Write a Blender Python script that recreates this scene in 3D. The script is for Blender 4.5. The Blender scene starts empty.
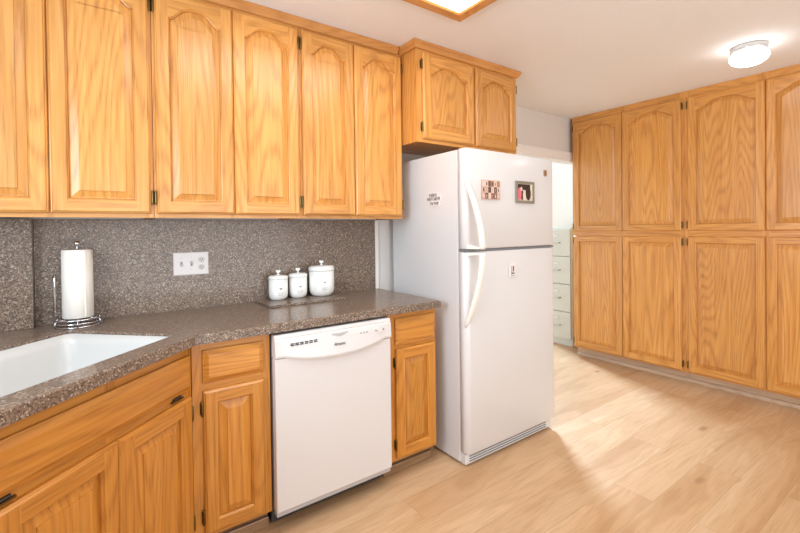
import bpy, bmesh, math, random
from mathutils import Vector, Matrix
random.seed(7)
SC = bpy.context.scene
COL = SC.collection
PI = math.pi

# ------------------------------------------------------------------ camera
cam_d = bpy.data.cameras.new('camera')
cam = bpy.data.objects.new('camera', cam_d)
COL.objects.link(cam)
SC.camera = cam
YAW, PITCH, ROLL = 35.5409, 0.6354, -0.716
F_PX, SY = 419.93, 32.483
_y, _p, _r = (math.radians(a) for a in (YAW, PITCH, ROLL))
_F = Vector((math.sin(_y)*math.cos(_p), math.cos(_y)*math.cos(_p), -math.sin(_p)))
_R = Vector((math.cos(_y), -math.sin(_y), 0)); _U = _R.cross(_F)
_R2 = _R*math.cos(_r)+_U*math.sin(_r); _U2 = _U*math.cos(_r)-_R*math.sin(_r)
cam.matrix_world = Matrix(((_R2.x, _U2.x, -_F.x, -1.5245), (_R2.y, _U2.y, -_F.y, -2.3939),
                           (_R2.z, _U2.z, -_F.z, 1.3099), (0, 0, 0, 1)))
cam_d.sensor_width = 36
cam_d.lens = F_PX/800*36
cam_d.shift_y = -SY/800
cam_d.clip_start = 0.05

# ------------------------------------------------------------------ world, lights, exposure
w = bpy.data.worlds.new('world'); SC.world = w; w.use_nodes = True
w.node_tree.nodes['Background'].inputs[0].default_value = (1.0, 0.99, 0.985, 1)
w.node_tree.nodes['Background'].inputs[1].default_value = 1.08
vs = SC.view_settings
vs.view_transform = 'Standard'; vs.look = 'None'; vs.gamma = 1; vs.use_curve_mapping = False
vs.exposure = -0.31
SC.cycles.max_bounces = 10
SC.cycles.diffuse_bounces = 6


def area(name, loc, target, sx, sy, power, color):
    l = bpy.data.lights.new(name, 'AREA'); l.shape = 'RECTANGLE'; l.size = sx; l.size_y = sy
    l.energy = power; l.color = color
    o = bpy.data.objects.new(name, l); COL.objects.link(o); o.location = loc
    o.rotation_euler = (Vector(target)-Vector(loc)).to_track_quat('-Z', 'Y').to_euler()
    return o


area('hall_daylight', (4.0, 3.5, 5.8), (1.6, -0.6, 0), 1.1, 1.1, 1200, (0.54, 0.76, 1.0))
area('left_fill_light', (-2.40, -1.55, 1.6), (1.0, -1.55, 1.25), 1.1, 0.9, 48, (0.70, 0.86, 1.0))  # added cool fill from an assumed window, brightens the fridge side
area('ceiling_fill_light', (-0.2, -4.9, 1.0), (0.6, -0.5, 2.2), 3.4, 1.6, 80, (0.92, 0.97, 1.0))  # added fill behind the camera, aimed upwards to brighten the ceiling

# ------------------------------------------------------------------ node helpers


class NT:
    def __init__(s, name):
        s.m = bpy.data.materials.new(name); s.m.use_nodes = True
        s.t = s.m.node_tree; s.b = s.t.nodes['Principled BSDF']

    def n(s, typ, **kw):
        nd = s.t.nodes.new(typ)
        for k, v in kw.items():
            if k in ('inp',):
                for kk, vv in v.items():
                    if hasattr(vv, 'is_output') or isinstance(vv, bpy.types.NodeSocket):
                        s.t.links.new(vv, nd.inputs[kk])
                    else:
                        nd.inputs[kk].default_value = vv
            else:
                setattr(nd, k, v)
        return nd

    def math(s, op, a, b=None, c=None):
        d = {0: a}
        if b is not None: d[1] = b
        if c is not None: d[2] = c
        return s.n('ShaderNodeMath', operation=op, inp=d).outputs[0]

    def vmul(s, a, v):
        return s.n('ShaderNodeVectorMath', operation='MULTIPLY', inp={0: a, 1: v}).outputs[0]

    def vadd(s, a, v):
        return s.n('ShaderNodeVectorMath', operation='ADD', inp={0: a, 1: v}).outputs[0]

    def noise(s, vec, scale, detail=2, rough=0.5, dist=0):
        return s.n('ShaderNodeTexNoise', inp={'Vector': vec, 'Scale': scale, 'Detail': detail, 'Roughness': rough, 'Distortion': dist}).outputs[0]

    def ramp(s, fac, stops, interp='LINEAR'):
        r = s.n('ShaderNodeValToRGB', inp={0: fac}); e = r.color_ramp.elements
        r.color_ramp.interpolation = interp
        while len(e) < len(stops): e.new(0.5)
        for i, (p, c) in enumerate(stops):
            e[i].position = p; e[i].color = (*c, 1)
        return r.outputs[0]

    def mix(s, fac, a, b, mode='MIX'):
        nd = s.n('ShaderNodeMix', data_type='RGBA', blend_type=mode)
        for k, v in ((0, fac), (6, a), (7, b)):
            if isinstance(v, bpy.types.NodeSocket): s.t.links.new(v, nd.inputs[k])
            elif k == 0: nd.inputs[0].default_value = v
            else: nd.inputs[k].default_value = (*v, 1) if len(v) == 3 else v
        return nd.outputs[2]

    def set(s, **kw):
        for k, v in kw.items():
            i = s.b.inputs[k]
            if isinstance(v, bpy.types.NodeSocket): s.t.links.new(v, i)
            else: i.default_value = v

    def bump(s, h, strength=0.1, dist=0.002):
        o = s.n('ShaderNodeBump', inp={'Height': h, 'Strength': strength, 'Distance': dist}).outputs[0]
        s.t.links.new(o, s.b.inputs['Normal'])


def lin(r, g, b):
    f = lambda c: (c/255/12.92) if c/255 <= 0.04045 else ((c/255+0.055)/1.055)**2.4
    return (f(r), f(g), f(b))


def plain(name, col, rough=0.5, metal=0, spec=0.5, var=0.04, nscale=30, bump=0.0, coat=0):
    t = NT(name)
    co = t.n('ShaderNodeTexCoord').outputs['Object']
    nz = t.noise(co, nscale, 3)
    c2 = tuple(c*(1-var) for c in col)
    t.set(**{'Base Color': t.mix(nz, col, c2), 'Roughness': rough, 'Metallic': metal, 'Specular IOR Level': spec, 'Coat Weight': coat})
    if bump: t.bump(nz, bump)
    return t.m


def oak(name, axis, light, mid, dark, rough=0.33):
    t = NT(name)
    co = t.n('ShaderNodeTexCoord').outputs['Object']
    rnd = t.n('ShaderNodeObjectInfo').outputs['Random']
    off = t.n('ShaderNodeCombineXYZ', inp={0: t.math('MULTIPLY', rnd, 37.0), 1: t.math('MULTIPLY', rnd, 11.0), 2: t.math('MULTIPLY', rnd, 53.0)}).outputs[0]
    p = t.vadd(co, off)
    st = [1.0, 0.35, 1.0]; st[axis] = 0.085
    q = t.vmul(p, tuple(st))
    low = t.noise(q, 4.6, 1.2, 0.35)
    mid_n = t.noise(q, 26, 2, 0.5)
    ph = t.math('ADD', t.math('MULTIPLY', low, 190.0), t.math('MULTIPLY', mid_n, 3.0))
    ring = t.math('MULTIPLY_ADD', t.math('SINE', ph), 0.5, 0.5)
    ring = t.math('POWER', ring, 2.2)
    st2 = [1.0, 0.5, 1.0]; st2[axis] = 0.035
    q2 = t.vmul(p, tuple(st2))
    fib = t.noise(q2, 240, 2, 0.6)
    fibm = t.n('ShaderNodeMapRange', inp={0: fib, 1: 0.42, 2: 0.66, 3: 0.0, 4: 1.0}).outputs[0]
    fib2 = t.noise(q2, 75, 2, 0.6)
    base = t.mix(t.n('ShaderNodeMapRange', inp={0: fib2, 1: 0.3, 2: 0.7}).outputs[0], light, mid)
    c = t.mix(t.math('MULTIPLY', ring, t.math('MULTIPLY_ADD', fibm, 0.42, 0.16)), base, dark)
    # tone difference from board to board
    tone = t.math('MULTIPLY_ADD', rnd, 0.14, 0.93)
    tn = t.n('ShaderNodeCombineXYZ', inp={0: tone, 1: tone, 2: tone}).outputs[0]
    c = t.mix(1.0, c, tn, 'MULTIPLY')
    t.set(**{'Base Color': c, 'Roughness': rough, 'Coat Weight': 0.25, 'Coat Roughness': 0.22})
    t.bump(fib, 0.05, 0.0005)
    return t.m


OL, OM, OD = lin(219, 160, 86), lin(201, 136, 62), lin(150, 84, 28)
M = {}
M['oak_v'] = oak('oak_vertical_grain', 2, OL, OM, OD)
M['oak_h'] = oak('oak_horizontal_grain', 0, OL, OM, OD)
LL, LM_, LD = lin(206, 142, 60), lin(188, 120, 42), lin(136, 74, 20)
M['base_v'] = oak('base_oak_vertical_grain', 2, LL, LM_, LD)
M['base_h'] = oak('base_oak_horizontal_grain', 0, LL, LM_, LD)
M['crown'] = oak('crown_oak', 0, lin(212, 150, 84), lin(198, 134, 68), lin(160, 98, 44))
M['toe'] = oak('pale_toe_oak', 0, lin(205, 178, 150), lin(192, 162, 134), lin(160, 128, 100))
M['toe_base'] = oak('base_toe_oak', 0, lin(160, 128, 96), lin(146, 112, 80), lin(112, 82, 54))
M['wall'] = plain('wall_paint', lin(222, 218, 214), 0.8, bump=0.05, nscale=120)
M['ceil'] = plain('ceiling_paint', lin(238, 237, 236), 0.85, bump=0.25, nscale=90)
M['white_trim'] = plain('white_trim_paint', lin(240, 240, 238), 0.4)
M['hall_wall'] = plain('hall_white_paint', lin(244, 240, 232), 0.7)
M['fridge'] = plain('white_enamel', lin(218, 217, 217), 0.32, var=0.01, coat=0.2)
M['handle'] = plain('cream_white_plastic', lin(244, 239, 230), 0.3, var=0.01)
M['dw'] = plain('white_appliance_enamel', lin(214, 210, 208), 0.3, var=0.01, coat=0.2)
M['gasket'] = plain('grey_gasket', lin(120, 122, 128), 0.6)
M['black'] = plain('black_recess', (0.008, 0.008, 0.008), 0.6)
M['kick'] = plain('grey_kick_panel', lin(185, 182, 182), 0.35)
M['brass'] = plain('antique_brass', lin(120, 96, 58), 0.3, 1.0)
M['chrome'] = plain('chrome', (0.75, 0.75, 0.78), 0.12, 1.0, var=0.02)
M['ceramic'] = plain('white_ceramic', lin(236, 236, 232), 0.15, var=0.02, coat=0.5)
M['porcelain'] = plain('white_sink_porcelain', lin(208, 206, 202), 0.15, var=0.01, coat=0.3)
M['mark'] = plain('grey_print', lin(150, 147, 145), 0.6)
M['paper'] = plain('paper_towel', lin(238, 232, 222), 0.9, var=0.05, bump=0.3, nscale=160)
M['plate'] = plain('white_plastic_plate', lin(222, 216, 214), 0.35)
M['plate2'] = plain('off_white_plastic', lin(200, 194, 190), 0.35)
M['slot'] = plain('dark_slot', lin(60, 54, 50), 0.6)
M['ink'] = plain('dark_ink', lin(64, 62, 66), 0.5)
M['nickel'] = plain('brushed_nickel', lin(200, 198, 196), 0.35, 0.8)
M['file'] = plain('grey_green_enamel', lin(212, 214, 204), 0.4)
M['file_handle'] = plain('satin_aluminium', lin(200, 200, 196), 0.3, 0.9)
M['card'] = plain('label_card', lin(226, 224, 214), 0.7)
for k, c in dict(tile_a=(205, 170, 155), tile_b=(176, 132, 112), tile_c=(120, 84, 68), tile_d=(226, 200, 186), tile_e=(74, 54, 48),
                 pink=(226, 116, 130), darkred=(96, 36, 40), brown=(52, 32, 24), cream=(226, 216, 196), frame=(138, 128, 112), bronze=(160, 120, 84), pale=(236, 230, 228)).items():
    M[k] = plain('print_'+k, lin(*c), 0.4)


def granite():
    t = NT('speckled_grey_brown_stone')
    co = t.n('ShaderNodeTexCoord').outputs['Object']
    v = t.n('ShaderNodeTexVoronoi', inp={'Vector': co, 'Scale': 235.0})
    f1 = t.n('ShaderNodeSeparateColor', inp={0: v.outputs['Color']}).outputs[0]
    v2 = t.n('ShaderNodeTexVoronoi', inp={'Vector': co, 'Scale': 330.0})
    f2 = t.n('ShaderNodeSeparateColor', inp={0: v2.outputs['Color']}).outputs[1]
    c1 = t.ramp(f1, [(0, lin(62, 50, 40)), (0.22, lin(104, 86, 72)), (0.5, lin(136, 115, 98)), (0.82, lin(166, 145, 126)), (0.94, lin(204, 188, 168))], 'CONSTANT')
    c2 = t.ramp(f2, [(0, lin(66, 56, 50)), (0.35, lin(112, 97, 87)), (0.9, lin(150, 134, 120))], 'CONSTANT')
    big = t.noise(co, 3.0, 2)
    c = t.mix(0.32, c1, c2)
    c = t.mix(t.math('MULTIPLY', big, 0.16), c, lin(150, 126, 108))
    t.set(**{'Base Color': c, 'Roughness': 0.30, 'Specular IOR Level': 0.4, 'Coat Weight': 0.15, 'Coat Roughness': 0.08})
    return t.m


M['granite'] = granite()


def floor_mat():
    t = NT('light_oak_plank_floor')
    co = t.n('ShaderNodeTexCoord').outputs['Object']
    br = t.n('ShaderNodeTexBrick', offset=0.37, offset_frequency=2, squash=1.0,
             inp={'Vector': t.vadd(co, (0.35, 0.03, 0)), 'Color1': (0, 0, 0, 1), 'Color2': (1, 1, 1, 1), 'Mortar': (0.5, 0.5, 0.5, 1), 'Scale': 1.0,
                  'Mortar Size': 0.0012, 'Mortar Smooth': 0.2, 'Bias': 0.0, 'Brick Width': 1.5, 'Row Height': 0.18})
    pl = t.n('ShaderNodeSeparateColor', inp={0: br.outputs['Color']}).outputs[0]
    offs = t.n('ShaderNodeCombineXYZ', inp={0: t.math('MULTIPLY', pl, 9.0), 1: t.math('MULTIPLY', pl, 31.0), 2: pl}).outputs[0]
    p = t.vadd(co, offs)
    q = t.vmul(p, (0.16, 1, 1))
    low = t.noise(q, 4.5, 3, 0.55, 0.4)
    ring = t.math('MULTIPLY_ADD', t.math('SINE', t.math('MULTIPLY', low, 70.0)), 0.5, 0.5)
    fib = t.noise(t.vmul(p, (0.045, 1, 1)), 130, 3, 0.6)
    base = t.ramp(low, [(0.28, lin(184, 143, 102)), (0.44, lin(204, 166, 126)), (0.58, lin(212, 177, 138)), (0.72, lin(220, 189, 152))])
    base = t.mix(t.math('MULTIPLY', ring, 0.22), base, lin(176, 132, 90))
    base = t.mix(t.n('ShaderNodeMapRange', inp={0: fib, 1: 0.5, 2: 0.75, 3: 0.0, 4: 0.42}).outputs[0], base, lin(164, 120, 80))
    kn = t.n('ShaderNodeTexVoronoi', inp={'Vector': t.vmul(p, (0.95, 2.4, 1)), 'Scale': 1.7, 'Randomness': 1.0}).outputs['Distance']
    km = t.n('ShaderNodeMapRange', inp={0: kn, 1: 0.02, 2: 0.11, 3: 0.75, 4: 0.0}).outputs[0]
    base = t.mix(km, base, lin(134, 90, 54))
    tone = t.math('MULTIPLY_ADD', pl, 0.05, 0.97)
    tn = t.n('ShaderNodeCombineXYZ', inp={0: tone, 1: tone, 2: tone}).outputs[0]
    base = t.mix(1.0, base, tn, 'MULTIPLY')
    base = t.mix(t.math('MULTIPLY', br.outputs['Fac'], 0.55), base, lin(160, 124, 90))
    t.set(**{'Base Color': base, 'Roughness': 0.42})
    t.bump(t.math('SUBTRACT', t.math('MULTIPLY', fib, 0.3), br.outputs['Fac']), 0.15, 0.001)
    return t.m


M['floor'] = floor_mat()


def glow(name, col, s):
    t = NT(name)
    co = t.n('ShaderNodeTexCoord').outputs['Object']
    nz = t.noise(co, 20, 2)
    t.set(**{'Base Color': (0.9, 0.9, 0.88, 1), 'Emission Color': t.mix(nz, col, tuple(c*0.97 for c in col)), 'Emission Strength': s})
    return t.m


M['diffuser'] = glow('fluorescent_diffuser', (1.0, 0.98, 0.95), 8.0)
M['globe'] = glow('glowing_opal_glass', (0.95, 0.98, 1.0), 10.0)

# ------------------------------------------------------------------ mesh helpers


class MB:
    def __init__(s):
        s.bm = bmesh.new(); s.slots = []

    def mi(s, m):
        if m not in s.slots: s.slots.append(m)
        return s.slots.index(m)

    def box(s, x0, x1, y0, y1, z0, z1, m, bev=0.0, seg=2):
        b = bmesh.new()
        bmesh.ops.create_cube(b, size=1)
        for v in b.verts:
            v.co = Vector(((x0+x1)/2+v.co.x*(x1-x0), (y0+y1)/2+v.co.y*(y1-y0), (z0+z1)/2+v.co.z*(z1-z0)))
        if bev > 0:
            bmesh.ops.bevel(b, geom=list(b.edges), offset=bev, segments=seg, affect='EDGES', profile=0.5)
        s.join(b, m); return s

    def join(s, b, m, mat=None):
        i = s.mi(m)
        vm = {}
        for v in b.verts:
            vm[v] = s.bm.verts.new(mat @ v.co if mat else v.co)
        for f in b.faces:
            try:
                g = s.bm.faces.new([vm[v] for v in f.verts]); g.material_index = i; g.smooth = f.smooth
            except ValueError: pass
        b.free()

    def face(s, pts, m, smooth=False):
        f = s.bm.faces.new([s.bm.verts.new(p) for p in pts]); f.material_index = s.mi(m); f.smooth = smooth

    def loops(s, rings, m, closed=True, cap0=False, cap1=False, smooth=False, hm=None, hk=()):
        i = s.mi(m); ih = s.mi(hm) if hm else i
        vs_ = [[s.bm.verts.new(p) for p in r] for r in rings]
        n = len(rings[0])
        for a, b in zip(vs_, vs_[1:]):
            for k in range(n if closed else n-1):
                f = s.bm.faces.new([a[k], a[(k+1) % n], b[(k+1) % n], b[k]]); f.material_index = ih if k in hk else i; f.smooth = smooth
        for c, r in ((cap0, vs_[0]), (cap1, vs_[-1])):
            if c:
                f = s.bm.faces.new(r); f.material_index = i
        return s

    def lathe(s, prof, m, c=(0, 0, 0), n=40, smooth=True):
        rings = []
        for r, z in prof:
            rings.append([(c[0]+max(r, 1e-5)*math.cos(2*PI*k/n), c[1]+max(r, 1e-5)*math.sin(2*PI*k/n), c[2]+z) for k in range(n)])
        return s.loops(rings, m, smooth=smooth)

    def tube(s, pts, r, m, n=10, closed=False):
        pts = [Vector(p) for p in pts]; rings = []
        N = len(pts); prev = None
        for i, p in enumerate(pts):
            if closed: t = (pts[(i+1) % N]-pts[i-1])
            else: t = pts[min(i+1, N-1)]-pts[max(i-1, 0)]
            t.normalize()
            if prev is None:
                a = Vector((0, 0, 1)) if abs(t.z) < 0.9 else Vector((1, 0, 0))
                u = t.cross(a).normalized()
            else:
                u = (prev - t*prev.dot(t)).normalized()
            prev = u; v = t.cross(u)
            rr = r[i] if isinstance(r, (list, tuple)) else r
            rings.append([p+(u*math.cos(2*PI*k/n)+v*math.sin(2*PI*k/n))*rr for k in range(n)])
        if closed: rings.append(rings[0])
        return s.loops(rings, m, smooth=True, cap0=not closed, cap1=not closed)

    def prism(s, poly, axis, a0, a1, m):
        """poly: list of 2D points in the other two axes"""
        def P(u, v, w_):
            return {0: (w_, u, v), 1: (u, w_, v), 2: (u, v, w_)}[axis]
        return s.loops([[P(u, v, a0) for u, v in poly], [P(u, v, a1) for u, v in poly]], m, cap0=True, cap1=True)

    def build(s, name, parent=None, loc=None, rz=None, label=None, cat=None, group=None, kind=None, weld=False):
        if weld: bmesh.ops.remove_doubles(s.bm, verts=s.bm.verts, dist=1e-5)
        bmesh.ops.recalc_face_normals(s.bm, faces=s.bm.faces)
        me = bpy.data.meshes.new(name)
        s.bm.to_mesh(me); s.bm.free()
        for m in s.slots: me.materials.append(M[m])
        o = bpy.data.objects.new(name, me); COL.objects.link(o)
        if parent: o.parent = parent
        if loc: o.location = loc
        if rz: o.rotation_euler = (0, 0, rz)
        tag(o, label, cat, group, kind)
        return o


def tag(o, label=None, cat=None, group=None, kind=None):
    if label: o['label'] = label
    if cat: o['category'] = cat
    if group: o['group'] = group
    if kind: o['kind'] = kind


def thing(name, label, cat, loc=(0, 0, 0), rz=0, group=None):
    o = bpy.data.objects.new(name, None); COL.objects.link(o)
    o.empty_display_size = 0.05
    o.location = loc; o.rotation_euler = (0, 0, rz)
    tag(o, label, cat, group)
    return o


def struct(mb, name, **kw):
    return mb.build(name, kind='structure', **kw)


# ------------------------------------------------------------------ cabinet joinery
def arch_loop(x0, x1, z0, zc, rise, d, n=18):
    """opening outline, inset by d"""
    if rise <= 0:
        return [(x0+d, z0+d), (x1-d, z0+d), (x1-d, zc-d), (x0+d, zc-d)]
    pts = [(x0, z0), (x1, z0), (x1, zc)]
    for k in range(1, n):
        u = 1-2*k/n
        g = 0.5*(1+math.cos(PI*min(1, abs(u)**1.65/0.95)))
        pts.append(((x0+x1)/2+u*(x1-x0)/2, zc+rise*g))
    pts.append((x0, zc))
    if d == 0: return pts
    out = []; N = len(pts)
    for i, p in enumerate(pts):
        a = Vector(pts[i-1]); b = Vector(p); c = Vector(pts[(i+1) % N])
        e1 = (b-a).normalized(); e2 = (c-b).normalized()
        n1 = Vector((-e1.y, e1.x)); n2 = Vector((-e2.y, e2.x))
        nn = (n1+n2)
        nn = nn/max(0.5, nn.dot(nn)/2)
        q = b+nn*d
        out.append((min(max(q.x, x0+d), x1-d), q.y))
    return out


def rect(x0, x1, z0, z1, d, y):
    return [(x0+d, y, z0+d), (x1-d, y, z0+d), (x1-d, y, z1-d), (x0+d, y, z1-d)]


def make_door(parent, x0, x1, z0, z1, rise=0.0, v='oak_v', h='oak_h', hinge=None, sl=0.052, zh=None, yf=0.0):
    """door in the cabinet's local frame: back face at y=yf, front at yf-0.02"""
    W, H = x1-x0, z1-z0; T = 0.020
    mb = MB()
    mb.loops([rect(0, W, 0, H, 0, 0), rect(0, W, 0, H, 0, -0.011), rect(0, W, 0, H, 0.003, -0.015), rect(0, W, 0, H, 0.005, -0.0155), rect(0, W, 0, H, 0.009, -T)], v, hm=h, hk=(0, 2))
    mb.face([(0, 0, 0), (W, 0, 0), (W, 0, H), (0, 0, H)], v)
    zb = sl; zc = H-sl-rise; y = -T; e = 0.009
    mb.face([(e, y, e), (sl, y, e), (sl, y, H-e), (e, y, H-e)], v)
    mb.face([(W-sl, y, e), (W-e, y, e), (W-e, y, H-e), (W-sl, y, H-e)], v)
    mb.face([(sl, y, e), (W-sl, y, e), (W-sl, y, zb), (sl, y, zb)], h)
    op = arch_loop(sl, W-sl, zb, zc, rise, 0)
    top = op[2:]
    if rise > 0:
        for a, b in zip(top, top[1:]):
            mb.face([(a[0], y, a[1]), (b[0], y, b[1]), (b[0], y, H-e), (a[0], y, H-e)], h)
    else:
        mb.face([(sl, y, zc), (W-sl, y, zc), (W-sl, y, H-e), (sl, y, H-e)], h)
    L = lambda d, yy: [(p[0], yy, p[1]) for p in arch_loop(sl, W-sl, zb, zc, rise, d)]
    mb.loops([L(0, -T), L(0.003, -T+0.005), L(0.006, -T+0.007), L(0.008, -T+0.016)], v, hm=h, hk=(0,)+tuple(range(2, len(op)-1)))
    door = mb.build('door', parent, (x0, yf, z0))
    mb = MB()
    mb.loops([L(0.0085, -0.004), L(0.0085, -0.0050), L(0.013, -0.0055), L(0.037, -0.0145), L(0.0375, -0.0180), L(0.039, -0.0185)], v, cap1=True, cap0=True)
    mb.build('raised_panel', door)
    if hinge:
        for zz in (zh or (0.07, H-0.07)):
            mb = MB()
            sx = -0.0045 if hinge == 'L' else W+0.0045
            mb.box(sx-0.0062, sx+0.0062, -0.0045, 0.0, zz-0.024, zz+0.024, 'brass', 0.001, 1)
            mb.tube([(sx, -0.012, zz-0.026), (sx, -0.012, zz+0.026)], 0.0042, 'brass', 10)
            mb.lathe([(0, -0.031), (0.004, -0.029), (0.0048, -0.026), (0.0048, 0.026), (0.004, 0.029), (0, 0.031)], 'brass', (sx, -0.012, zz), 10)
            mb.build('hinge', door, label='antique brass hinge')
    return door


def make_drawer(parent, x0, x1, z0, z1, h='base_h', yf=0.0, name='drawer_front'):
    W, H = x1-x0, z1-z0
    mb = MB()
    mb.loops([rect(0, W, 0, H, 0, 0), rect(0, W, 0, H, 0, -0.009), rect(0, W, 0, H, 0.003, -0.011), rect(0, W, 0, H, 0.005, -0.0115), rect(0, W, 0, H, 0.020, -0.0205), rect(0, W, 0, H, 0.022, -0.021)], h, cap0=True, cap1=True)
    return mb.build(name, parent, (x0, yf, z0))


def frame_faces(mb, W, z0, z1, xs, zs, v, h, y0=0.0, y1=0.018):
    """face frame: stiles at xs [(a,b)], rails between them at zs [(a,b)]"""
    for a, b in xs: mb.box(a, b, y0, y1, z0, z1, v)
    xs = sorted(xs)
    for (a0, a1), (b0, b1) in zip(xs, xs[1:]):
        for a, b in zs: mb.box(a1, b0, y0, y1, a, b, h)


# ------------------------------------------------------------------ room shell
CEIL = 2.418
WX0, WX1 = -2.45, 3.02
mb = MB(); mb.box(WX0-0.1, 4.2, -5.2, 4.2, -0.05, 0, 'floor'); struct(mb, 'floor')
mb = MB(); mb.box(WX0-0.1, 3.12, -5.2, 0.20, CEIL, CEIL+0.08, 'ceil'); struct(mb, 'ceiling')
mb = MB(); mb.box(WX0-0.1, 0.93, 0, 0.10, 0, CEIL, 'wall'); struct(mb, 'wall_back')
mb = MB()
mb.box(0.93, 1.00, 0.0, 0.20, 0, CEIL, 'wall')
mb.box(1.00, 2.75, 0.10, 0.20, 2.0, CEIL, 'wall')
mb.box(2.75, 3.12, 0.10, 0.20, 0, CEIL, 'wall')
struct(mb, 'wall_doorway')
mb = MB()     # casing over and beside the doorway
mb.box(0.97, 2.80, 0.082, 0.10, 1.995, 2.068, 'white_trim', 0.004)
mb.box(0.965, 2.805, 0.076, 0.10, 2.055, 2.072, 'white_trim', 0.004)
mb.box(1.003, 1.02, 0.10, 0.215, 0, 1.985, 'white_trim', 0.002)
mb.box(2.733, 2.748, 0.10, 0.215, 0, 1.985, 'white_trim', 0.002)
mb.box(1.003, 2.748, 0.095, 0.215, 1.980, 1.998, 'white_trim', 0.002)
struct(mb, 'trim_1')
mb = MB(); mb.box(WX0-0.1, WX0, -5.2, -2.05, 0, CEIL, 'wall'); mb.box(WX0-0.1, WX0, -1.05, 0, 0, CEIL, 'wall')
mb.box(WX0-0.1, WX0, -2.05, -1.05, 0, 1.1, 'wall'); mb.box(WX0-0.1, WX0, -2.05, -1.05, 2.1, CEIL, 'wall')
struct(mb, 'wall_left')
mb = MB(); mb.box(WX1, WX1+0.1, -5.2, 0.10, 0, CEIL, 'wall'); struct(mb, 'wall_right')
mb = MB(); mb.box(3.12, 3.22, 0.2, 4.2, 0, CEIL, 'hall_wall'); struct(mb, 'wall_hall_right')
mb = MB(); mb.box(0.3, 3.12, 4.1, 4.2, 0, CEIL, 'hall_wall'); struct(mb, 'wall_hall_back')
mb = MB(); mb.box(0.3, 0.4, 0.2, 4.1, 0, CEIL, 'hall_wall'); struct(mb, 'wall_hall_left')


# ------------------------------------------------------------------ crown moulding
def sweep(path, prof, m, closed=False):
    """path of 2D points (outward = right-hand side), prof of (out, z)"""
    mb = MB(); N = len(path); rings = []
    for i, p in enumerate(path):
        p = Vector(p)
        e = []
        if i > 0 or closed: e.append((p-Vector(path[i-1])).normalized())
        if i < N-1 or closed: e.append((Vector(path[(i+1) % N])-p).normalized())
        ns = [Vector((a.y, -a.x)) for a in e]
        nn = sum(ns, Vector((0, 0))); nn = nn/(nn.dot(nn)/len(ns))
        rings.append([(p.x+nn.x*o_, p.y+nn.y*o_, z) for o_, z in prof])
    if closed: rings.append(rings[0])
    mb.loops(rings, m, cap0=not closed, cap1=not closed)
    return mb


CP = [(0.0015, CEIL-0.043), (0.010, CEIL-0.043), (0.013, CEIL-0.040), (0.024, CEIL-0.022), (0.030, CEIL-0.014), (0.030, CEIL-0.001), (0.0015, CEIL-0.001)]
UF = -0.29           # face of the wall cabinets
FF = -0.436          # face of the cabinet over the refrigerator
sweep([(-2.44, UF), (0.002-0.034, UF)], CP, 'crown').build('crown_molding', label='oak crown molding along the top of the tall wall cabinets left of the fridge', cat='molding')
sweep([(0.003, UF+0.002), (0.003, FF), (0.902, FF), (0.902, -0.02)], CP, 'crown').build('crown_molding', label='oak crown molding wrapped round the short cabinet above the fridge', cat='molding')

# ------------------------------------------------------------------ wall cabinets
ZU, ZT = 1.374, CEIL-0.002


def upper_cabinet(x0, x1, doors, label, xs, y=UF, z0=ZU, depth=None, zd=(1.391, 2.362), rise=0.058, sl=0.052):
    t = thing('wall_cabinet', label, 'cabinet', (x0, y, z0), 0, 'oak wall cabinets')
    W = x1-x0; dep = depth or (-y-0.003); Hh = ZT-z0
    mb = MB()
    frame_faces(mb, W, 0, Hh, xs, [(0, 0.030), (zd[1]-z0-0.012, Hh)], 'oak_v', 'oak_h')
    mb.box(0, 0.015, 0.018, dep, 0.0, Hh, 'oak_v'); mb.box(W-0.015, W, 0.018, dep, 0.0, Hh, 'oak_v')
    mb.box(0.015, W-0.015, 0.018, dep, 0.016, 0.028, 'oak_h'); mb.box(0.015, W-0.015, dep-0.008, dep, 0.028, Hh, 'oak_v')
    mb.box(0.015, W-0.015, 0.018, dep-0.008, Hh-0.015, Hh, 'oak_h')
    mb.build('carcass', t)
    for a, b, hg in doors:
        make_door(t, a-x0, b-x0, zd[0]-z0, zd[1]-z0, rise, 'oak_v', 'oak_h', hg, sl, yf=-0.0005)
    return t


upper_cabinet(-0.6605, 0.0, [(-0.6495, -0.3395, 'L'), (-0.3365, -0.010, 'R')], 'tall oak wall cabinet with two arched doors, nearest the fridge', [(0, 0.03), (0.305, 0.345), (0.63, 0.6605)])
upper_cabinet(-1.3305, -0.6625, [(-1.3205, -0.9975, 'L'), (-0.9945, -0.6705, 'R')], 'tall oak wall cabinet with two arched doors above the outlet plate', [(0, 0.03), (0.315, 0.355), (0.638, 0.668)])
upper_cabinet(-2.035, -1.3325, [(-2.018, -1.681, 'L'), (-1.678, -1.3425, 'R')], 'tall oak wall cabinet at far left above the paper towel roll', [(0, 0.03), (0.335, 0.375), (0.6725, 0.7025)])
upper_cabinet(0.004, 0.900, [(0.044, 0.4665, 'L'), (0.486, 0.888, 'R')], 'short oak cabinet with two arched doors above the refrigerator', [(0, 0.05), (0.445, 0.500), (0.875, 0.896)], y=FF, z0=1.828, zd=(1.848, 2.358), rise=0.060, sl=0.058)

# ------------------------------------------------------------------ base cabinets
BF = -0.590


def toe(mb, x0, x1, y, m='base_h'):
    mb.box(x0, x1, y, y+0.015, 0.0, 0.098, m)


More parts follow.
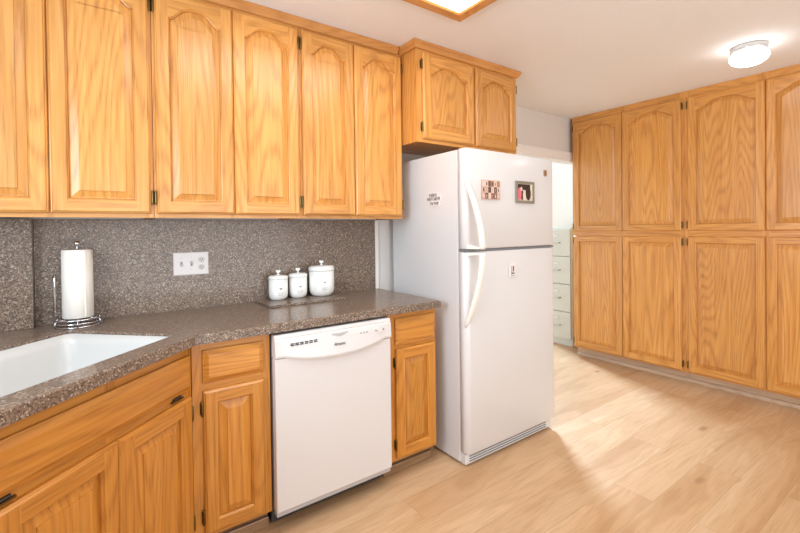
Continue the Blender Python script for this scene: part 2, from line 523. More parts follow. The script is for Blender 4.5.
def base_cabinet(x0, x1, dx, hg, label, fr, ddraw, ddoor):
    t = thing('base_cabinet', label, 'cabinet', (x0, BF, 0), 0, 'oak base cabinets')
    W = x1-x0; dep = 0.565
    mb = MB()
    frame_faces(mb, W, 0.095, 0.872, fr, [(0.095, 0.125), (0.67, 0.72), (0.835, 0.872)], 'base_v', 'base_h')
    mb.box(0, 0.015, 0.018, dep, 0.095, 0.872, 'base_v'); mb.box(W-0.015, W, 0.018, dep, 0.095, 0.872, 'base_v')
    mb.box(0.015, W-0.015, 0.018, dep, 0.10, 0.115, 'base_h'); mb.box(0.015, W-0.015, dep-0.01, dep, 0.115, 0.872, 'base_h')
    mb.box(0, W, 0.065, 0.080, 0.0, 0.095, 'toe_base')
    mb.build('carcass', t)
    make_drawer(t, dx[0]-x0, dx[1]-x0, *ddraw, yf=-0.0005)
    make_door(t, dx[0]-x0, dx[1]-x0, *ddoor, 0, 'base_v', 'base_h', hg, 0.05, yf=-0.0005)
    # strip of shoe moulding at the foot of the toe space
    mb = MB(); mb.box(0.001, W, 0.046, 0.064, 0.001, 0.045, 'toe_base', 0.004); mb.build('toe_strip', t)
    return t


base_cabinet(-1.2425, -0.9365, (-1.205, -0.966), 'L', 'narrow oak base cabinet left of the dishwasher with one drawer and door', [(0, 0.045), (0.268, 0.306)], (0.712, 0.842), (0.112, 0.682))
base_cabinet(-0.3315, -0.001, (-0.280, -0.014), 'L', 'narrow oak base cabinet between the dishwasher and the fridge', [(0, 0.056), (0.31, 0.3305)], (0.702, 0.843), (0.112, 0.682))

# diagonal sink base
SW = 0.76
S45 = math.sqrt(0.5)
P0 = Vector((-1.2455, -0.592))
SO = P0 - Vector((S45, S45))*SW
t = thing('sink_base_cabinet', 'diagonal oak sink cabinet with long false drawer front and two doors', 'cabinet', (SO.x, SO.y, 0), PI/4)
mb = MB()
frame_faces(mb, SW, 0.095, 0.872, [(0, 0.035), (0.37, 0.41), (0.728, SW)], [(0.095, 0.125), (0.66, 0.71), (0.828, 0.872)], 'base_v', 'base_h')
mb.box(0.001, 0.014, 0.018, 0.06, 0.095, 0.872, 'base_v'); mb.box(SW-0.016, SW-0.002, 0.018, 0.06, 0.095, 0.872, 'base_v')
mb.box(0.015, SW-0.015, 0.018, 0.55, 0.10, 0.115, 'base_h')
mb.box(0, SW-0.02, 0.065, 0.080, 0.0, 0.095, 'toe')
mb.build('carcass', t)
make_drawer(t, 0.015, SW-0.017, 0.706, 0.836, yf=-0.0005, name='false_drawer_front')
make_door(t, 0.060, 0.3995, 0.112, 0.678, 0, 'base_v', 'base_h', 'L', 0.055, yf=-0.0005)
make_door(t, 0.4025, SW-0.017, 0.112, 0.678, 0, 'base_v', 'base_h', 'R', 0.055, yf=-0.0005)
for xx in (0.085, SW-0.085):       # dark clips showing in the gap below the false front
    mb = MB(); mb.box(xx-0.03, xx+0.03, -0.010, -0.0005, 0.686, 0.692, 'brass', 0.001); mb.box(xx-0.02, xx+0.02, -0.006, -0.0005, 0.693, 0.700, 'slot'); mb.build('tilt_clip', t, label='dark brass clip in the gap')
# left run beyond the sink base
t = thing('base_cabinet', 'oak base cabinet on the left wall beyond the sink, nearest the camera', 'cabinet', (SO.x-0.004, SO.y-0.012, 0), PI/2)
mb = MB()
mb2 = None
LW = 0.9
# local x runs towards -y : rotate so that the front faces +x
t.rotation_euler = (0, 0, PI/2)
t.location = (SO.x-0.006, SO.y-0.010-LW, 0)
frame_faces(mb, LW, 0.095, 0.872, [(0, 0.035), (0.43, 0.47), (LW-0.035, LW)], [(0.095, 0.125), (0.66, 0.71), (0.828, 0.872)], 'base_v', 'base_h')
mb.box(0.0, 0.015, 0.018, 0.55, 0.095, 0.872, 'base_v'); mb.box(LW-0.015, LW, 0.018, 0.30, 0.095, 0.872, 'base_v')
mb.box(0, LW, 0.065, 0.080, 0.0, 0.095, 'toe')
mb.build('carcass', t)
make_door(t, 0.02, 0.4485, 0.112, 0.678, 0, 'base_v', 'base_h', None, 0.055, yf=-0.0005)
make_door(t, 0.4515, LW-0.02, 0.112, 0.678, 0, 'base_v', 'base_h', None, 0.055, yf=-0.0005)
make_drawer(t, 0.02, LW-0.02, 0.706, 0.836, yf=-0.0005)


# ------------------------------------------------------------------ countertop and sink
BX, BY = -1.2365, -0.636
def diag(s, q):   # s along the diagonal front edge from the bend, q inwards from it
    return (BX-S45*s-S45*q, BY-S45*s+S45*q)


E2 = diag(0.80, 0)
outer = [(0.003, -0.002), (0.003, BY), (BX, BY), E2, (E2[0], -2.11), (WX0+0.002, -2.11), (WX0+0.002, -0.002)]


def rrect(s0, s1, q0, q1, r, n=6):
    pts = []
    for cx, cy, a0 in ((s1-r, q1-r, 0), (s0+r, q1-r, PI/2), (s0+r, q0+r, PI), (s1-r, q0+r, 3*PI/2)):
        for k in range(n+1):
            a = a0+PI/2*k/n
            pts.append((cx+r*math.cos(a), cy+r*math.sin(a)))
    return pts


SS = (-0.012, 0.78, 0.092, 0.575)
hole = [diag(s, q) for s, q in rrect(*SS, 0.032)]


def inset(poly, d):
    out = []; N = len(poly)
    area_ = sum(poly[i][0]*poly[(i+1) % N][1]-poly[(i+1) % N][0]*poly[i][1] for i in range(N))
    sg = 1 if area_ > 0 else -1
    for i, p in enumerate(poly):
        a = Vector(poly[i-1]); b = Vector(p); c = Vector(poly[(i+1) % N])
        e1 = (b-a).normalized(); e2 = (c-b).normalized()
        nn = Vector((-e1.y, e1.x))+Vector((-e2.y, e2.x)); nn = nn/max(0.3, nn.dot(nn)/2)
        q = b+nn*d*sg; out.append((q.x, q.y))
    return out


CT, CB = 0.914, 0.876
mb = MB()
def ring(poly, z): return [(p[0], p[1], z) for p in poly]
mb.loops([ring(outer, CB), ring(inset(outer, -0.0), CB+0.003), ring(outer, CT-0.006), ring(inset(outer, 0.002), CT-0.002), ring(inset(outer, 0.006), CT)], 'granite')
mb.loops([ring(inset(hole, -0.003), CT), ring(inset(hole, -0.001), CT-0.001), ring(hole, CT-0.004), ring(hole, CB)], 'granite')
for z, o_, h_ in ((CT, inset(outer, 0.006), inset(hole, -0.003)), (CB, outer, hole)):
    b = bmesh.new()
    for poly in (o_, h_):
        v_ = [b.verts.new((p[0], p[1], z)) for p in poly]
        for i in range(len(v_)): b.edges.new((v_[i], v_[(i+1) % len(v_)]))
    bmesh.ops.triangle_fill(b, use_beauty=True, use_dissolve=False, edges=list(b.edges))
    mb.join(b, 'granite')
mb.build('countertop', label='speckled grey-brown stone countertop turning diagonally at the sink', cat='countertop', weld=True)

# sink
t = thing('kitchen_sink', 'white undermount corner sink set in the stone countertop', 'sink', (*diag(0.39, 0.3), CB-0.18))
ox, oy = diag(0.39, 0.3)
def lr(d, z, r):
    return [(diag(s, q)[0]-ox, diag(s, q)[1]-oy, z-(CB-0.18)) for s, q in rrect(SS[0]+d, SS[1]-d, SS[2]+d, SS[3]-d, r)]
mb = MB()
mb.loops([lr(-0.02, CB-0.0015, 0.05), lr(0.0015, CB-0.0015, 0.032), lr(0.0015, CT-0.010, 0.032), lr(0.0045, CT-0.009, 0.032), lr(0.008, CB-0.01, 0.044), lr(0.016, CB-0.13, 0.05), lr(0.022, CB-0.155, 0.05), lr(0.035, CB-0.168, 0.05), lr(0.055, CB-0.172, 0.05)], 'porcelain', smooth=True, cap1=True)
mb.loops([lr(-0.02, CB-0.0015, 0.05), lr(-0.02, CB-0.012, 0.05), lr(0.0, CB-0.016, 0.05), lr(0.006, CB-0.14, 0.05), lr(0.05, CB-0.18, 0.05)], 'porcelain', smooth=True, cap1=True)
mb.build('basin', t)
mb = MB(); dx, dy = diag(0.52, 0.31)
mb.lathe([(0, 0.0095), (0.018, 0.0095), (0.02, 0.010), (0.036, 0.012), (0.042, 0.0115), (0.044, 0.0085)], 'chrome', (dx-ox, dy-oy, 0), 28)
mb.build('drain', t, label='chrome drain')

# backsplash
mb = MB(); mb.box(-1.7555, -0.034, -0.020, -0.001, CT+0.0005, ZU-0.001, 'granite'); mb.build('backsplash_panel', label='speckled stone backsplash behind the canisters and outlet plate', cat='backsplash')
mb = MB(); mb.box(WX0+0.002, -1.7565, -0.072, -0.001, CT+0.0005, ZU-0.001, 'granite', 0.001, 1); mb.build('backsplash_panel', label='thicker stone backsplash panel at far left behind the sink', cat='backsplash')
mb = MB(); mb.box(-0.033, -0.004, -0.014, -0.001, CT+0.0005, ZU-0.001, 'white_trim', 0.001, 1); struct(mb, 'trim_2')

# stone slab under canisters
mb = MB(); mb.box(-0.825, -0.395, -0.262, -0.026, CT+0.0005, CT+0.0125, 'granite', 0.002, 2)
mb.build('stone_board', label='flat polished stone board lying under the three canisters', cat='board')

# ------------------------------------------------------------------ canisters
def canister(x, y, r, hb, label):
    z = CT+0.0128
    t = thing('canister', label, 'canister', (x, y, z), 0, 'white ceramic canisters')
    mb = MB()
    mb.lathe([(0, 0), (r*0.66, 0), (r*0.72, 0.002), (r*0.90, r*0.20), (r*0.975, r*0.42), (r, r*0.7), (r, hb), (r*0.93, hb), (r*0.93, hb-0.01), (0, hb-0.01)], 'ceramic', n=48)
    body = mb.build('jar_body', t)
    mb = MB()
    lh = r*0.42
    mb.lathe([(0, hb+0.0008), (r*1.0, hb+0.0008), (r*1.035, hb+0.003), (r*1.035, hb+lh*0.45), (r*0.99, hb+lh*0.75), (r*0.86, hb+lh*0.96), (r*0.6, hb+lh*1.04), (r*0.15, hb+lh*1.1), (0, hb+lh*1.1)], 'ceramic', n=48)
    lid = mb.build('lid', t)
    # heart knob
    mb = MB(); zk = hb+lh*1.08; k = 0.0165
    mb.lathe([(0.008, 0), (0.0055, 0.003), (0.0055, 0.007)], 'ceramic', (0, 0, zk), 14)
    hp = []
    for i in range(28):
        a = 2*PI*i/28
        hp.append((16*math.sin(a)**3/17, (13*math.cos(a)-5*math.cos(2*a)-2*math.cos(3*a)-math.cos(4*a)+17)/30))
    rr = []
    for f, yy in ((0.6, -0.0065), (0.9, -0.0045), (1.0, 0.0), (0.9, 0.0045), (0.6, 0.0065)):
        rr.append([(k*0.9*px*f, yy, zk+0.004+k*1.5*(0.55+(pz-0.55)*f)) for px, pz in hp])
    mb.loops(rr, 'ceramic', cap0=True, cap1=True, smooth=True)
    o = mb.build('heart_knob', lid); o.rotation_euler = (0, 0, -0.55)
    # printed heart and lines on the camera side
    ang = math.atan2(-2.39-y, -1.52-x)
    mb = MB()
    def pt(u, zz): a = ang+0.25+u/r; return ((r+0.0006)*math.cos(a), (r+0.0006)*math.sin(a), zz)
    zc = hb*0.56
    for i in range(28):
        j = (i+1) % 28; s_ = 0.0085
        mb.face([pt(0, zc), pt(s_*hp[i][0], zc+s_*1.6*(hp[i][1]-0.5)), pt(s_*hp[j][0], zc+s_*1.6*(hp[j][1]-0.5))], 'mark')
    for row, wdt in ((0, 0.030), (1, 0.024)):
        for q_ in range(6):
            if q_ == 3 and row: continue
            u0 = -wdt/2+wdt*q_/6; zz = hb*0.34-row*0.011
            mb.face([pt(u0, zz), pt(u0+wdt/9, zz), pt(u0+wdt/9, zz+0.004), pt(u0, zz+0.004)], 'mark')
    mb.build('printed_mark', body, label='small grey printed heart and lines')


canister(-0.718, -0.088, 0.052, 0.114, 'small white ceramic canister with heart knob, leftmost of the three')
canister(-0.601, -0.085, 0.051, 0.118, 'small white ceramic canister with heart knob, in the middle of the three')
canister(-0.462, -0.102, 0.074, 0.145, 'largest white ceramic canister, wide with heart knob, right of the other two')

# ------------------------------------------------------------------ paper towels
px_, py_ = -1.606, -0.113
t = thing('paper_towel_holder', 'chrome wire paper towel holder standing behind the sink', 'towel holder', (px_, py_, CT))
def ov(rx, ry, z, n=40): return [(rx*math.cos(2*PI*k/n), ry*math.sin(2*PI*k/n), z) for k in range(n)]
mb = MB()
mb.tube(ov(0.083, 0.083, 0.0035), 0.003, 'chrome', 8, True); mb.tube(ov(0.087, 0.087, 0.018), 0.0028, 'chrome', 8, True); mb.tube(ov(0.083, 0.083, 0.032), 0.003, 'chrome', 8, True)
for k in range(6):
    a = PI/6+PI/3*k
    mb.tube([(0.085*math.cos(a), 0.085*math.sin(a), 0.003), (0.089*math.cos(a), 0.089*math.sin(a), 0.018), (0.083*math.cos(a), 0.083*math.sin(a), 0.033)], 0.0025, 'chrome', 6)
    mb.tube([(0.083*math.cos(a), 0.083*math.sin(a), 0.031), (0, 0, 0.031)], 0.0025, 'chrome', 6)
mb.build('wire_base', t)
mb = MB(); mb.tube([(0, 0, 0.029), (0, 0, 0.345)], 0.005, 'chrome', 12); mb.lathe([(0, 0.340), (0.009, 0.343), (0.0125, 0.352), (0.009, 0.361), (0, 0.364)], 'chrome', (0, 0, 0), 20)
mb.build('centre_post', t)
mb = MB()
c_, s_ = math.cos(PI+0.15), math.sin(PI+0.15)
pth = []
for k in range(13):
    a = PI*k/12
    pth.append((0.080*c_-s_*(-0.022*math.cos(a)), 0.080*s_+c_*(-0.022*math.cos(a)), 0.20+0.022*math.sin(a)))
pth = [(pth[0][0], pth[0][1], 0.032)]+pth+[(pth[-1][0], pth[-1][1], 0.032)]
mb.tube(pth, 0.0032, 'chrome', 8); mb.build('side_arm', t)
mb = MB()
R_ = 0.055
prof = [(0.019, 0.036), (R_-0.002, 0.036), (R_, 0.038), (R_, 0.324), (R_-0.002, 0.326), (0.019, 0.326), (0.019, 0.036)]
mb.lathe(prof, 'paper', (0, 0, 0), 56)
a0 = -1.15   # loose outer sheet edge
mb.loops([[((R_+0.0012+0.001*k/8)*math.cos(a0+0.12*k/8), (R_+0.0012+0.001*k/8)*math.sin(a0+0.12*k/8), z) for k in range(9)] for z in (0.038, 0.324)], 'paper', closed=False)
mb.build('paper_towel_roll', loc=(px_, py_, CT), label='roll of white paper towels upright on the chrome holder', cat='paper towels')

# ------------------------------------------------------------------ outlet plate
t = thing('outlet_plate', 'white wall plate with two switches and a double outlet on the backsplash', 'outlet', (-1.146, -0.0203, 1.148))
mb = MB(); mb.loops([rect(-0.082, 0.082, -0.058, 0.058, 0, 0), rect(-0.082, 0.082, -0.058, 0.058, 0.0, -0.003), rect(-0.082, 0.082, -0.058, 0.058, 0.004, -0.006)], 'plate', cap0=True, cap1=True); mb.build('cover', t)
for xx, up in ((-0.046, -1), (0.0, 1)):
    mb = MB()
    mb.box(xx-0.005, xx+0.005, -0.0072, -0.0062, -0.012, 0.012, 'mark')
    mb.loops([rect(xx-0.004, xx+0.004, -0.004+0.002*up, 0.004+0.002*up, 0, -0.0070), [(xx-0.003, -0.017, up*0.006-0.002), (xx+0.003, -0.017, up*0.006-0.002), (xx+0.003, -0.017, up*0.006+0.004), (xx-0.003, -0.017, up*0.006+0.004)]], 'plate2', cap0=True, cap1=True)
    mb.build('toggle_switch', t)
    for zz in (-0.030, 0.030):
        mb = MB(); mb.prism([(xx+0.0028*math.cos(2*PI*k/12), zz+0.0028*math.sin(2*PI*k/12)) for k in range(12)], 1, -0.0072, -0.0061, 'plate2')
        mb.build('screw', t)
for zz in (-0.019, 0.019):
    mb = MB()
    mb.prism([(0.046+0.0165*math.cos(2*PI*k/28), zz+0.0145*math.sin(2*PI*k/28)) for k in range(28)], 1, -0.0085, -0.0061, 'plate2')
    mb.box(0.039, 0.0415, -0.0092, -0.0086, zz-0.002, zz+0.007, 'slot'); mb.box(0.0505, 0.053, -0.0092, -0.0086, zz-0.002, zz+0.007, 'slot')
    mb.prism([(0.046+0.0026*math.cos(2*PI*k/12), zz-0.008+0.0026*math.sin(2*PI*k/12)) for k in range(12)], 1, -0.0092, -0.0086, 'slot')
    mb.build('socket', t)

# ------------------------------------------------------------------ dishwasher
DX0, DX1 = -0.9335, -0.3345
t = thing('dishwasher', 'white built-in dishwasher under the stone countertop', 'dishwasher', (DX0, -0.640, 0))
DW = DX1-DX0
mb = MB(); mb.box(0.004, DW-0.004, 0.045, 0.60, 0.10, 0.862, 'gasket'); mb.box(0.01, DW-0.01, 0.125, 0.55, 0.012, 0.10, 'black')
mb.box(0.001, DW-0.001, 0.040, 0.060, 0.862, 0.8745, 'black'); mb.build('tub', t)
mb = MB(); mb.box(0.003, DW-0.003, 0.0, 0.040, 0.104, 0.762, 'dw', 0.005, 3); mb.build('door', t)
# control panel with a curved, swelling lower lip
mb = MB(); n = 28; top = []; rings = []
for k in range(n+1):
    u = -1+2*k/n; x = 0.003+(DW-0.006)*k/n
    zl = 0.764 - 0.034*max(0, 1-(abs(u)/0.86)**2.2)
    out = -0.012*max(0, 1-(abs(u)/0.90)**3)
    rings.append([(x, 0.040, 0.765), (x, 0.005, 0.765), (x, 0.001 if zl > 0.7635 else 0.0-0.001, zl+0.0), (x, out-0.004, zl+0.003), (x, out-0.006, zl+0.012), (x, -0.003+out*0.4, 0.820), (x, -0.002, 0.838), (x, 0.004, 0.845), (x, 0.002, 0.848), (x, 0.006, 0.860), (x, 0.012, 0.864), (x, 0.040, 0.864)])
mb.loops(rings, 'dw', cap0=True, cap1=True)
cp = mb.build('control_panel', t)
mb = MB()
for k in range(6):
    x = 0.070+0.0215*k
    mb.box(x, x+0.015, -0.0115, -0.004, 0.8120, 0.8155, 'ink'); mb.box(x, x+0.015, -0.0115, -0.004, 0.8190, 0.8225, 'ink')
mb.build('vent_slots', cp, label='dark vent slots')
mb = MB()
pts = [(0.265+0.085*k/10, 0.834-0.016*math.sin(PI*k/10)) for k in range(11)]
mb.prism(pts, 1, -0.0085, -0.002, 'kick'); mb.build('latch_recess', cp, label='grey latch pull')
for x in (0.415, 0.432, 0.449, 0.500, 0.545):
    mb = MB(); mb.box(x, x+0.008, -0.0085, -0.004, 0.812, 0.818, 'mark'); mb.build('button', cp, label='small grey button')
mb = MB(); mb.prism([(0.522+0.0125*math.cos(2*PI*k/24), 0.816+0.0125*math.sin(2*PI*k/24)) for k in range(24)], 1, -0.015, -0.004, 'plate')
mb.build('dial', cp)
mb = MB(); mb.box(0.006, DW-0.006, 0.012, 0.045, 0.080, 0.1025, 'kick', 0.002); mb.box(0.012, DW-0.012, 0.105, 0.124, 0.006, 0.0995, 'slot'); mb.build('kick_panel', t)


def text_mesh(name, s, size, parent, loc, rot, mat, shear=0.0, label=None, ext=0.0004):
    cu = bpy.data.curves.new(name, 'FONT'); cu.body = s; cu.size = size; cu.extrude = ext; cu.shear = shear; cu.align_x = 'CENTER'; cu.align_y = 'CENTER'
    tmp = bpy.data.objects.new(name, cu); COL.objects.link(tmp)
    dg = bpy.context.evaluated_depsgraph_get()
    me = bpy.data.meshes.new_from_object(tmp.evaluated_get(dg)); bpy.data.objects.remove(tmp)
    me.materials.clear(); me.materials.append(M[mat])
    o = bpy.data.objects.new(name, me); COL.objects.link(o); o.parent = parent
    o.location = loc; o.rotation_euler = rot
    if label: o['label'] = label
    return o


text_mesh('logo_lettering', 'Amana', 0.021, cp, (0.300, -0.0165, 0.786), (PI/2-0.1, 0, 0), 'ink', 0.35, 'dark italic brand lettering')

# ------------------------------------------------------------------ refrigerator
FX0, FX1, FY = 0.080, 0.876, -0.762
FW = FX1-FX0
t = thing('refrigerator', 'white top-freezer refrigerator with bowed handles and magnets', 'refrigerator', (FX0, FY, 0))
mb = MB(); mb.box(0.002, FW-0.002, 0.068, 0.700, 0.012, 1.745, 'fridge', 0.005, 2); mb.box(0.03, FW-0.03, 0.0685, 0.69, 0.0005, 0.012, 'black')
mb.build('cabinet_body', t)


def fridge_door(z0, z1):
    mb = MB(); n = 8; prof = []
    T = 0.060
    prof.append((0.0, T)); prof.append((0.0, 0.030))
    for k in range(1, n+1):
        a = PI/2*k/n; prof.append((0.030*(1-math.cos(a)), 0.030*(1-math.sin(a))+0.004))
    for k in range(1, 8):
        u = k/8; prof.append((0.03+(FW-0.06)*u, 0.004-0.004*math.sin(PI*u)))
    for k in range(0, n+1):
        a = PI/2*(1-k/n); prof.append((FW-0.030*(1-math.cos(a)), 0.030*(1-math.sin(a))+0.004))
    prof.append((FW, T))
    cx, cy = FW/2, T/2
    rings = []
    for z, d in ((z0, 0.008), (z0+0.003, 0.003), (z0+0.008, 0.0), (z1-0.008, 0.0), (z1-0.003, 0.003), (z1, 0.009)):
        rings.append([(x+(d if x < cx else -d)*(1 if abs(x-cx) > FW/2-0.04 else 0), min(T, y+d), z) for x, y in prof])
    mb.loops(rings, 'fridge', smooth=True, cap0=True, cap1=True)
    return mb


fd = fridge_door(1.196, 1.750).build('freezer_door', t)
rd = fridge_door(0.072, 1.182).build('fresh_food_door', t)
for dr in (fd, rd):
    for p in dr.data.polygons:
        if len(p.vertices) > 4: p.use_smooth = False
mb = MB(); mb.box(0.004, FW-0.010, 0.006, 0.066, 1.1835, 1.1945, 'gasket')
mb.box(0.010, FW-0.010, 0.0605, 0.0675, 0.09, 1.183, 'plate2'); mb.box(0.010, FW-0.010, 0.0605, 0.0675, 1.195, 1.74, 'plate2')
mb.build('gasket', t)
mb = MB()
mb.box(0.006, FW-0.02, 0.030, 0.067, 0.010, 0.066, 'fridge', 0.004)
for k in range(3): mb.box(0.035, FW-0.075, 0.0275, 0.031, 0.022+0.014*k, 0.027+0.014*k, 'gasket')
mb.build('toe_grille', t)


def fridge_handle(parent, ztip, zend):
    mb = MB(); rings = []; n = 20; sgn = 1 if ztip > zend else -1
    for k in range(n+1):
        u = k/n; z = ztip+(zend-ztip)*u
        bow = math.sin(u*PI/2)**0.95
        x = 0.004+0.042*bow; y = 0.016-0.088*bow
        wd = 0.011+0.007*min(1, u*4); th = 0.006+0.006*min(1, u*4)
        if k == 0: wd *= 0.5; th *= 0.5
        r_ = []
        for j in range(14):
            a = 2*PI*j/14; r_.append((x+wd*math.copysign(abs(math.cos(a))**0.7, math.cos(a)), y+th*math.copysign(abs(math.sin(a))**0.7, math.sin(a)), z))
        rings.append(r_)
    mb.loops(rings, 'handle', smooth=True, cap0=True, cap1=True)
    # return flange beside the door gap
    rings = []
    for k in range(9):
        u = k/8; y = -0.072+(0.012+0.072)*u; x = 0.048-0.020*u
        rings.append([(x-0.016, y, zend), (x+0.016, y, zend), (x+0.016, y, zend+sgn*(0.012+0.010*u**3)), (x-0.016, y, zend+sgn*(0.012+0.010*u**3))])
    mb.loops(rings, 'handle', cap0=True, cap1=True)
    return mb.build('handle', parent, label='cream white bowed handle')


fridge_handle(fd, 1.592, 1.199)
fridge_handle(rd, 0.772, 1.180)
mb = MB(); mb.box(FW-0.112, FW-0.085, 0.0-0.004, 0.004, 1.635, 1.674, 'bronze', 0.003); mb.box(FW-0.107, FW-0.090, -0.0052, -0.004, 1.645, 1.664, 'tile_c'); mb.build('badge', fd, label='small bronze badge')

# magnets
t = thing('photo_magnet', 'square pinkish-brown collage magnet on the freezer door, nearer the handle', 'magnet', (0.197, FY-0.001, 1.472))
mb = MB(); mb.box(0, 0.148, -0.006, -0.001, 0, 0.108, 'tile_a', 0.001); mb.build('backing', t)
mb = MB()
ks = ['tile_a', 'tile_d', 'tile_c', 'tile_b', 'tile_d', 'tile_e', 'tile_c', 'tile_a', 'tile_b', 'tile_e', 'tile_d', 'tile_b', 'tile_a', 'tile_b', 'tile_d', 'tile_c', 'tile_d', 'tile_e']
for i in range(6):
    for j in range(3):
        x = 0.003+0.0238*i; z = 0.004+0.034*j
        mb.box(x, x+0.022, -0.0068, -0.006, z, z+0.031, ks[(i*5+j*7) % 18])
        mb.box(x+0.006, x+0.014, -0.0074, -0.0068, z+0.005, z+0.024, ks[(i*3+j*5+4) % 18])
mb.build('collage_print', t)
t = thing('framed_photo_magnet', 'framed photo magnet with pink and dark brown shapes on the freezer door', 'magnet', (0.483, FY-0.001, 1.458))
mb = MB()
for a in ((0, 0.172, 0, 0.016), (0, 0.172, 0.116, 0.132), (0, 0.016, 0.016, 0.116), (0.156, 0.172, 0.016, 0.116)): mb.box(a[0], a[1], -0.010, -0.001, a[2], a[3], 'frame', 0.0015)
mb.build('frame', t)
mb = MB(); mb.box(0.016, 0.156, -0.005, -0.001, 0.016, 0.116, 'cream')
def blob(cx, cz, rx, rz, m, y): mb.prism([(cx+rx*math.cos(2*PI*k/20), cz+rz*math.sin(2*PI*k/20)) for k in range(20)], 1, y-0.0004, y, m)
mb.box(0.018, 0.135, -0.0056, -0.005, 0.080, 0.114, 'brown')
blob(0.034, 0.055, 0.017, 0.038, 'pink', -0.0062); blob(0.050, 0.085, 0.010, 0.012, 'tile_d', -0.0070); blob(0.057, 0.050, 0.012, 0.033, 'darkred', -0.0057)
blob(0.078, 0.046, 0.013, 0.028, 'cream', -0.0066); blob(0.115, 0.062, 0.024, 0.044, 'brown', -0.0062); blob(0.146, 0.04, 0.009, 0.02, 'tile_d', -0.0068)
mb.build('picture', t)
t = thing('note_magnet', 'small white rectangular magnet with grey mark on the lower fridge door', 'magnet', (0.418, FY-0.001, 1.020))
mb = MB(); mb.box(0, 0.066, -0.005, -0.001, 0, 0.086, 'pale', 0.002); mb.build('backing', t)
mb = MB(); mb.box(0.020, 0.027, -0.0058, -0.005, 0.018, 0.066, 'mark'); mb.box(0.034, 0.043, -0.0058, -0.005, 0.034, 0.066, 'ink'); mb.box(0.018, 0.048, -0.0058, -0.005, 0.020, 0.027, 'ink'); mb.box(0.014, 0.052, -0.0058, -0.005, 0.008, 0.012, 'mark'); mb.build('printed_symbol', t)
t = thing('lettered_magnet', 'irregular dark and white lettered magnet on the side of the fridge', 'magnet', (FX0+0.0015, -0.42, 1.445), -PI/2)
# local x runs towards the viewer along the fridge side, local -y faces away from the fridge
mb = MB(); yo = -0.004
for a in ((0.035, 0.115, 0.052, 0.078), (0.015, 0.145, 0.028, 0.056), (0.045, 0.130, 0.0, 0.030)): mb.box(a[0], a[1], yo, -0.0005, a[2], a[3], 'pale', 0.001)
mb.build('backing', t)
mb = MB(); rr_ = random.Random(3)
for (xa, xb, za, zb_, hgt) in ((0.036, 0.115, 0.054, 0.074, 0.019), (0.017, 0.143, 0.031, 0.052, 0.020), (0.047, 0.128, 0.006, 0.024, 0.017)):
    x = xa
    while x < xb-0.006:
        wd = rr_.uniform(0.007, 0.013)
        mb.box(x, x+0.003, yo-0.0008, yo, za, zb_, 'ink'); mb.box(x, x+wd-0.002, yo-0.0008, yo, za+rr_.choice((0, 0.5, 0.8))*hgt, za+0.004+rr_.choice((0.1, 0.6, 0.8))*hgt, 'mark')
        x += wd
mb.build('lettering', t)

# ------------------------------------------------------------------ pantry cabinets
PX = 2.412; PA = -0.0144
PROT = -PI/2 + (-math.atan(PA))
ZP = (1.268, 2.360); ZL = (0.106, 1.224)


def pan_pt(y):    # point on the frame plane
    return (PX+PA*(y+1), y)


def pantry(ya, yb, doors, xs, label):
    """ya = end nearest the back wall; local x runs from there towards the camera"""
    p = pan_pt(ya)
    t = thing('pantry_cabinet', label, 'cabinet', (p[0], p[1], 0), -PI/2-math.atan(PA), 'oak pantry cabinets')
    W = ya-yb
    mb = MB()
    frame_faces(mb, W, 0.095, ZT, xs, [(0.095, 0.125), (1.205, 1.288), (2.345, ZT)], 'oak_v', 'oak_h')
    mb.box(0, 0.015, 0.018, 0.58, 0.095, ZT, 'oak_v'); mb.box(W-0.015, W, 0.018, 0.58, 0.095, ZT, 'oak_v')
    mb.box(0.015, W-0.015, 0.018, 0.58, 0.10, 0.118, 'oak_h'); mb.box(0.015, W-0.015, 0.57, 0.58, 0.118, ZT, 'oak_v'); mb.box(0.015, W-0.015, 0.018, 0.57, ZT-0.015, ZT, 'oak_h')
    mb.box(0, W, 0.075, 0.090, 0.0, 0.095, 'toe')
    mb.build('carcass', t)
    for a, b, hg in doors:
        make_door(t, ya-a, ya-b, *ZP, 0.062, 'oak_v', 'oak_h', hg, 0.052, yf=-0.0005, zh=(0.05, 1.03))
        make_door(t, ya-a, ya-b, *ZL, 0, 'oak_v', 'oak_h', hg, 0.052, yf=-0.0005, zh=(0.06, 1.07))
    return t


pantry(0.062, -0.9385, [(0.047, -0.4335, 'L'), (-0.4365, -0.917, 'R')], [(0, 0.03), (0.475, 0.520), (0.970, 1.0005)], 'tall built-in oak pantry with four doors beside the doorway')
pantry(-0.9395, -1.975, [(-0.963, -1.4555, 'L'), (-1.4585, -1.955, 'R')], [(0, 0.035), (0.495, 0.542), (1.0, 1.0355)], 'tall built-in oak pantry with four doors, under the round ceiling light')
a_, b_ = pan_pt(0.062), pan_pt(-1.975)
sweep([(a_[0]-0.001, a_[1]+0.0015), (b_[0]-0.001, b_[1])], [(-o_, z) for o_, z in [(0.001, CEIL-0.030), (0.006, CEIL-0.030), (0.012, CEIL-0.016), (0.016, CEIL-0.012), (0.016, CEIL-0.001), (0.001, CEIL-0.001)]], 'crown').build('crown_molding', label='thin oak crown molding along the top of the pantry wall', cat='molding')
mb = MB(); W = 2.02
mb.loops([[(0, 0.074, 0.001), (0, 0.050, 0.001), (0, 0.050, 0.018), (0, 0.058, 0.030), (0, 0.074, 0.034)], [(W, 0.074, 0.001), (W, 0.050, 0.001), (W, 0.050, 0.018), (W, 0.058, 0.030), (W, 0.074, 0.034)]], 'toe', cap0=True, cap1=True)
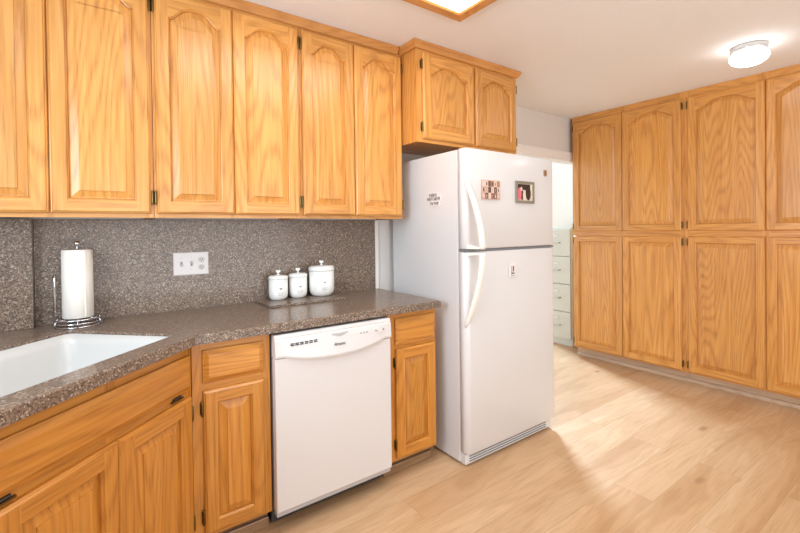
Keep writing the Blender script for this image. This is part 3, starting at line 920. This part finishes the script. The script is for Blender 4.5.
pb = mb.build('shoe_molding', loc=(a_[0], a_[1]-0.005, 0), rz=-PI/2-math.atan(PA), label='pale wood shoe molding on the floor along the pantry toe kick', cat='molding')

# ------------------------------------------------------------------ file cabinet in the hall
t = thing('file_cabinet', 'grey-green four-drawer metal file cabinet seen through the doorway', 'file cabinet', (2.64, 0.62, 0), -PI/2)
FWD = 0.38
mb = MB(); mb.box(0, FWD, 0.02, 0.46, 0.0, 1.31, 'file', 0.003); mb.build('body', t)
for k in range(4):
    z0 = 0.075+0.306*k
    mb = MB(); mb.box(0.012, FWD-0.012, 0.0, 0.0195, z0, z0+0.296, 'file', 0.003); d = mb.build('drawer', t)
    mb = MB(); mb.tube([(0.135, 0.0, z0+0.150), (0.135, -0.022, z0+0.146), (0.145, -0.028, z0+0.145), (0.235, -0.028, z0+0.145), (0.245, -0.022, z0+0.146), (0.245, 0.0, z0+0.150)], 0.006, 'file_handle', 8); mb.build('pull_handle', d)
    mb = MB(); mb.box(0.155, 0.225, -0.003, -0.0002, z0+0.205, z0+0.240, 'file_handle', 0.001); mb.box(0.160, 0.220, -0.0036, -0.003, z0+0.210, z0+0.235, 'card'); mb.build('label_holder', d)

# ------------------------------------------------------------------ ceiling lights
t = thing('ceiling_light', 'large rectangular fluorescent ceiling light with an oak frame', 'ceiling light', (0.022, -0.79, CEIL))
LX, LY = -1.25, -0.80
fp = [(0.0, -0.0305), (0.0, -0.001), (-0.05, -0.001), (-0.05, -0.020), (-0.045, -0.027), (-0.008, -0.034)]
# sweep clockwise so that the profile runs inwards
path = [(0, 0), (LX, 0), (LX, LY), (0, LY)]
sweep(path, [(o_*1.0, z) for o_, z in fp], 'crown', closed=True).build('wooden_frame', t)
mb = MB(); mb.box(LX+0.046, -0.046, LY+0.046, -0.046, -0.016, -0.010, 'diffuser'); mb.build('diffuser', t, label='glowing white diffuser')

t = thing('ceiling_light', 'round white glass flush ceiling light above the pantry', 'ceiling light', (1.772, -1.530, CEIL))
mb = MB(); mb.lathe([(0, -0.001), (0.090, -0.001), (0.092, -0.006), (0.088, -0.016), (0.093, -0.020), (0.088, -0.034), (0.080, -0.038), (0, -0.038)], 'nickel', n=48); mb.build('metal_collar', t)
mb = MB(); mb.lathe([(0.074, -0.0385), (0.088, -0.043), (0.099, -0.056), (0.100, -0.070), (0.090, -0.090), (0.066, -0.106), (0.035, -0.115), (0, -0.118)], 'globe', n=48); mb.build('glass_globe', t, label='glowing white glass bowl')
